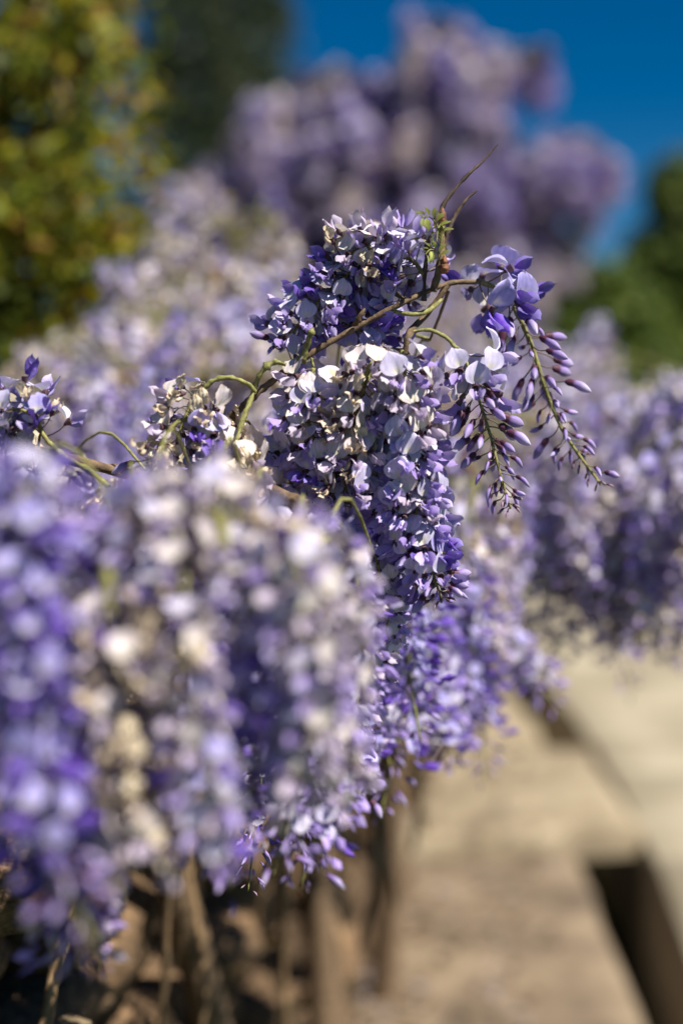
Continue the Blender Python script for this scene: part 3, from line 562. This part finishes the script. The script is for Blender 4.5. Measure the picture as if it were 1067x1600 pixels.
av.single([P(255, 690, .97), P(243, 716, .97), P(250, 760, .97)], 14, .3, {'fresh': 3, 'wilt': 1}, 213)
av.single([P(72, 685, .97), P(52, 650, .965), P(20, 640, .965), P(-20, 660, .965)], 28, .9, {'fresh': 4, 'pale': 4, 'wilt': 1}, 214, droop=-.1)
av.single([P(60, 700, .98), P(30, 710, .98), P(0, 740, .98)], 20, 1.0, {'faded': 4, 'wilt': 4}, 215)
av.single([P(410, 690, 1.03), P(430, 740, 1.03), P(470, 830, 1.02)], 30, 1.0, {'pale': 4, 'faded': 4, 'fresh': 2}, 216)
ra = np.random.default_rng(37)
for x, y, d, c, s in ((600, 930, 1.15, 'lav', .95), (640, 900, 1.2, 'violet', 1.0), (670, 930, 1.3, 'lav', .9), (590, 930, 1.15, 'violet', .9), (610, 860, 1.2, 'lav', .9), (490, 1000, 1.1, 'violet', .8), (470, 950, 1.08, 'lav', .8), (720, 930, 1.45, 'violet', .9), (550, 880, 1.12, 'lav', .8), (420, 980, 1.0, 'violet', .8), (730, 870, 1.5, 'lav', 1.), (690, 860, 1.35, 'lav', .9),
                     (440, 640, 1.12, 'violet', .8), (520, 640, 1.15, 'lav', .9), (580, 650, 1.15, 'violet', .9), (630, 680, 1.15, 'lav', .8), (350, 680, 1.1, 'cream', .8), (280, 700, 1.1, 'dry', .7), (100, 720, 1.1, 'cream', .8), (20, 730, 1.1, 'lav', .8), (190, 740, 1.1, 'dry', .8), (430, 760, 1.1, 'violet', .8), (500, 780, 1.1, 'lav', .9), (570, 800, 1.15, 'violet', .9)):
    av.joined(P(x, y, d), c, ra, s)
av.finish()

# ------------------------------------------------------------------ the vine drooping over the wall end (its flowers each an object)
nv_ = Vine(tuple(wallp(.25, .06, -.42)), 'wisteria vine with cream and deep violet racemes drooping over dry stems on the wall end')
nv_.branch([nv_.o, wallp(.3, .08, .2), wallp(.2, .05, .6), wallp(.05, .02, .9), P(150, 880, .80), P(260, 850, .80), P(380, 850, .80), P(480, 900, .82)], [.034, .026, .022, .014, .006, .003], n=40, bumps=.1, name='trunk')
nv_.branch([P(150, 880, .80), P(80, 850, .72), P(10, 840, .68), P(-60, 840, .66)], [.006, .003], n=12)
nv_.branch([P(260, 850, .80), P(300, 880, .73), P(360, 900, .70), P(430, 930, .72)], [.005, .003], n=12)
nv_.branch([P(150, 880, .80), P(165, 860, .70), P(168, 900, .655), P(172, 960, .65)], [.004, .0022], n=12, mat=M_STEM, name='peduncle')
nv_.branch([P(260, 850, .80), P(325, 800, .70), P(350, 830, .665), P(352, 900, .66)], [.004, .0022], n=12, mat=M_STEM, name='peduncle')
for i, (pts, n, of, c) in enumerate((
    ([P(70, 830, .70), P(45, 760, .65), P(25, 830, .62), P(35, 1080, .62), P(70, 1300, .62), P(150, 1480, .62)], 58, .82, [{'pale': 5, 'fresh': 3}, {'fresh': 7, 'pale': 1}, {'fresh': 7}]),
    ([P(172, 940, .66), P(185, 1020, .65), P(200, 1150, .65), P(225, 1360, .65)], 38, 1., {'wilt': 6, 'faded': 4}),
    ([P(255, 850, .74), P(262, 785, .68), P(285, 880, .66), P(290, 1030, .65), P(320, 1200, .65), P(320, 1340, .66)], 50, .97, [{'faded': 5, 'pale': 4}, {'faded': 5, 'pale': 2, 'wilt': 2}, {'faded': 3, 'pale': 3, 'fresh': 4}]),
    ([P(360, 850, .76), P(350, 770, .71), P(400, 880, .68), P(405, 1030, .68), P(400, 1180, .69), P(385, 1280, .7)], 50, .85, [{'faded': 5, 'pale': 3, 'wilt': 1}, {'faded': 4, 'pale': 4}, {'fresh': 7, 'pale': 1}]),
    ([P(470, 900, .80), P(505, 855, .76), P(535, 920, .75), P(540, 1040, .75), P(520, 1140, .75), P(530, 1240, .76)], 44, 1., {'faded': 5, 'pale': 5}),
    ([P(430, 910, .72), P(455, 860, .67), P(475, 960, .66), P(485, 1080, .67), P(470, 1220, .68)], 40, 1., {'faded': 5, 'pale': 4, 'wilt': 1}),
    ([P(210, 850, .74), P(215, 800, .68), P(225, 800, .67), P(235, 930, .67)], 20, 1., {'pale': 6, 'faded': 3}),
    ([P(110, 850, .76), P(100, 860, .70), P(105, 900, .66), P(110, 1050, .66), P(125, 1250, .66)], 36, .9, [{'faded': 3, 'pale': 4}, {'fresh': 7, 'pale': 2}, {'fresh': 7}]),
    ([P(-40, 860, .70), P(-40, 800, .66), P(-40, 950, .65), P(-20, 1120, .64), P(0, 1300, .64)], 36, .85, 'violet'))):
    nv_.single(pts, int(n * 1.8), of, c, 301 + i, size=.82)
rn = np.random.default_rng(41)
for x, y, d, c, s in ((110, 850, .8, 'violet', 1.), (20, 850, .8, 'violet', 1.), (200, 860, .8, 'cream', 1.), (300, 860, .8, 'violet', .9), (370, 860, .82, 'violet', .9), (450, 880, .85, 'lav', .9), (540, 870, .88, 'lav', .9), (60, 960, .75, 'violet', .9), (150, 980, .78, 'violet', .85), (250, 950, .78, 'cream', .85), (350, 960, .8, 'violet', .7), (420, 960, .85, 'violet', .7), (0, 980, .75, 'violet', .9), (500, 960, .9, 'violet', .7), (120, 860, .84, 'dry', .7), (330, 785, .88, 'cream', .8), (430, 815, .88, 'lav', .8), (270, 790, .9, 'lav', .8), (25, 735, .88, 'lav', .7), (205, 765, .9, 'lav', .7), (340, 765, .93, 'cream', .7), (420, 785, .93, 'cream', .7), (480, 815, .93, 'lav', .7), (555, 880, .95, 'lav', .7), (590, 880, 1.0, 'lav', .7), (150, 850, .9, 'dry', .6), (380, 745, .96, 'cream', .7), (300, 735, .96, 'lav', .6)):
    nv_.joined(P(x, y, d), c, rn, s)
# dry stems hanging down the wall face
for i in range(12):
    u0 = 0.1 + i * .2 + rn.uniform(-.05, .05); z0 = rn.uniform(.84, .98); z1 = rn.uniform(-.42, .5); du = rn.normal(0, .12); amp = rn.uniform(.02, .06); ph_ = rn.uniform(0, 6)
    pts = [wallp(u0 + du * f + amp * math.sin(5 * f + ph_), .03 + rn.uniform(0, .09), z0 + (z1 - z0) * f) for f in np.linspace(0, 1, 6)]; ra_ = rn.uniform(.002, .007)
    nv_.branch(pts, [ra_, ra_ * .9, ra_ * .5], mat=M_DRY, n=22, bumps=.16, name='hanging_stem')
    if i % 2:
        V, Q, C = leaf_quads(np.array(pts[1:]) + rn.normal(0, .02, (5, 3)) - nv_.o, .05, rn, np.array([(.36, .25, .13), (.26, .17, .08), (.42, .32, .2)]), .45); o = ob('dry_leaves', mesh('dry_leaves', V, Q, C, M_LEAF, False), nv_.root); o['kind'] = 'stuff'
for x, y0, y1, d in ((640, 1020, 1330, 2.2), (665, 1060, 1300, 2.4), (610, 1080, 1420, 2.0), (580, 1120, 1480, 1.9)):
    pts = [P(x + rn.normal(0, 9), y0 - 160 + (y1 - y0 + 160) * f, d) for f in np.linspace(0, 1, 6)]; rv.branch(pts, [.007, .009, .004], mat=M_DRY, n=20, bumps=.15, name='hanging_stem')
nv_.finish()
print('objects', len(bpy.data.objects))
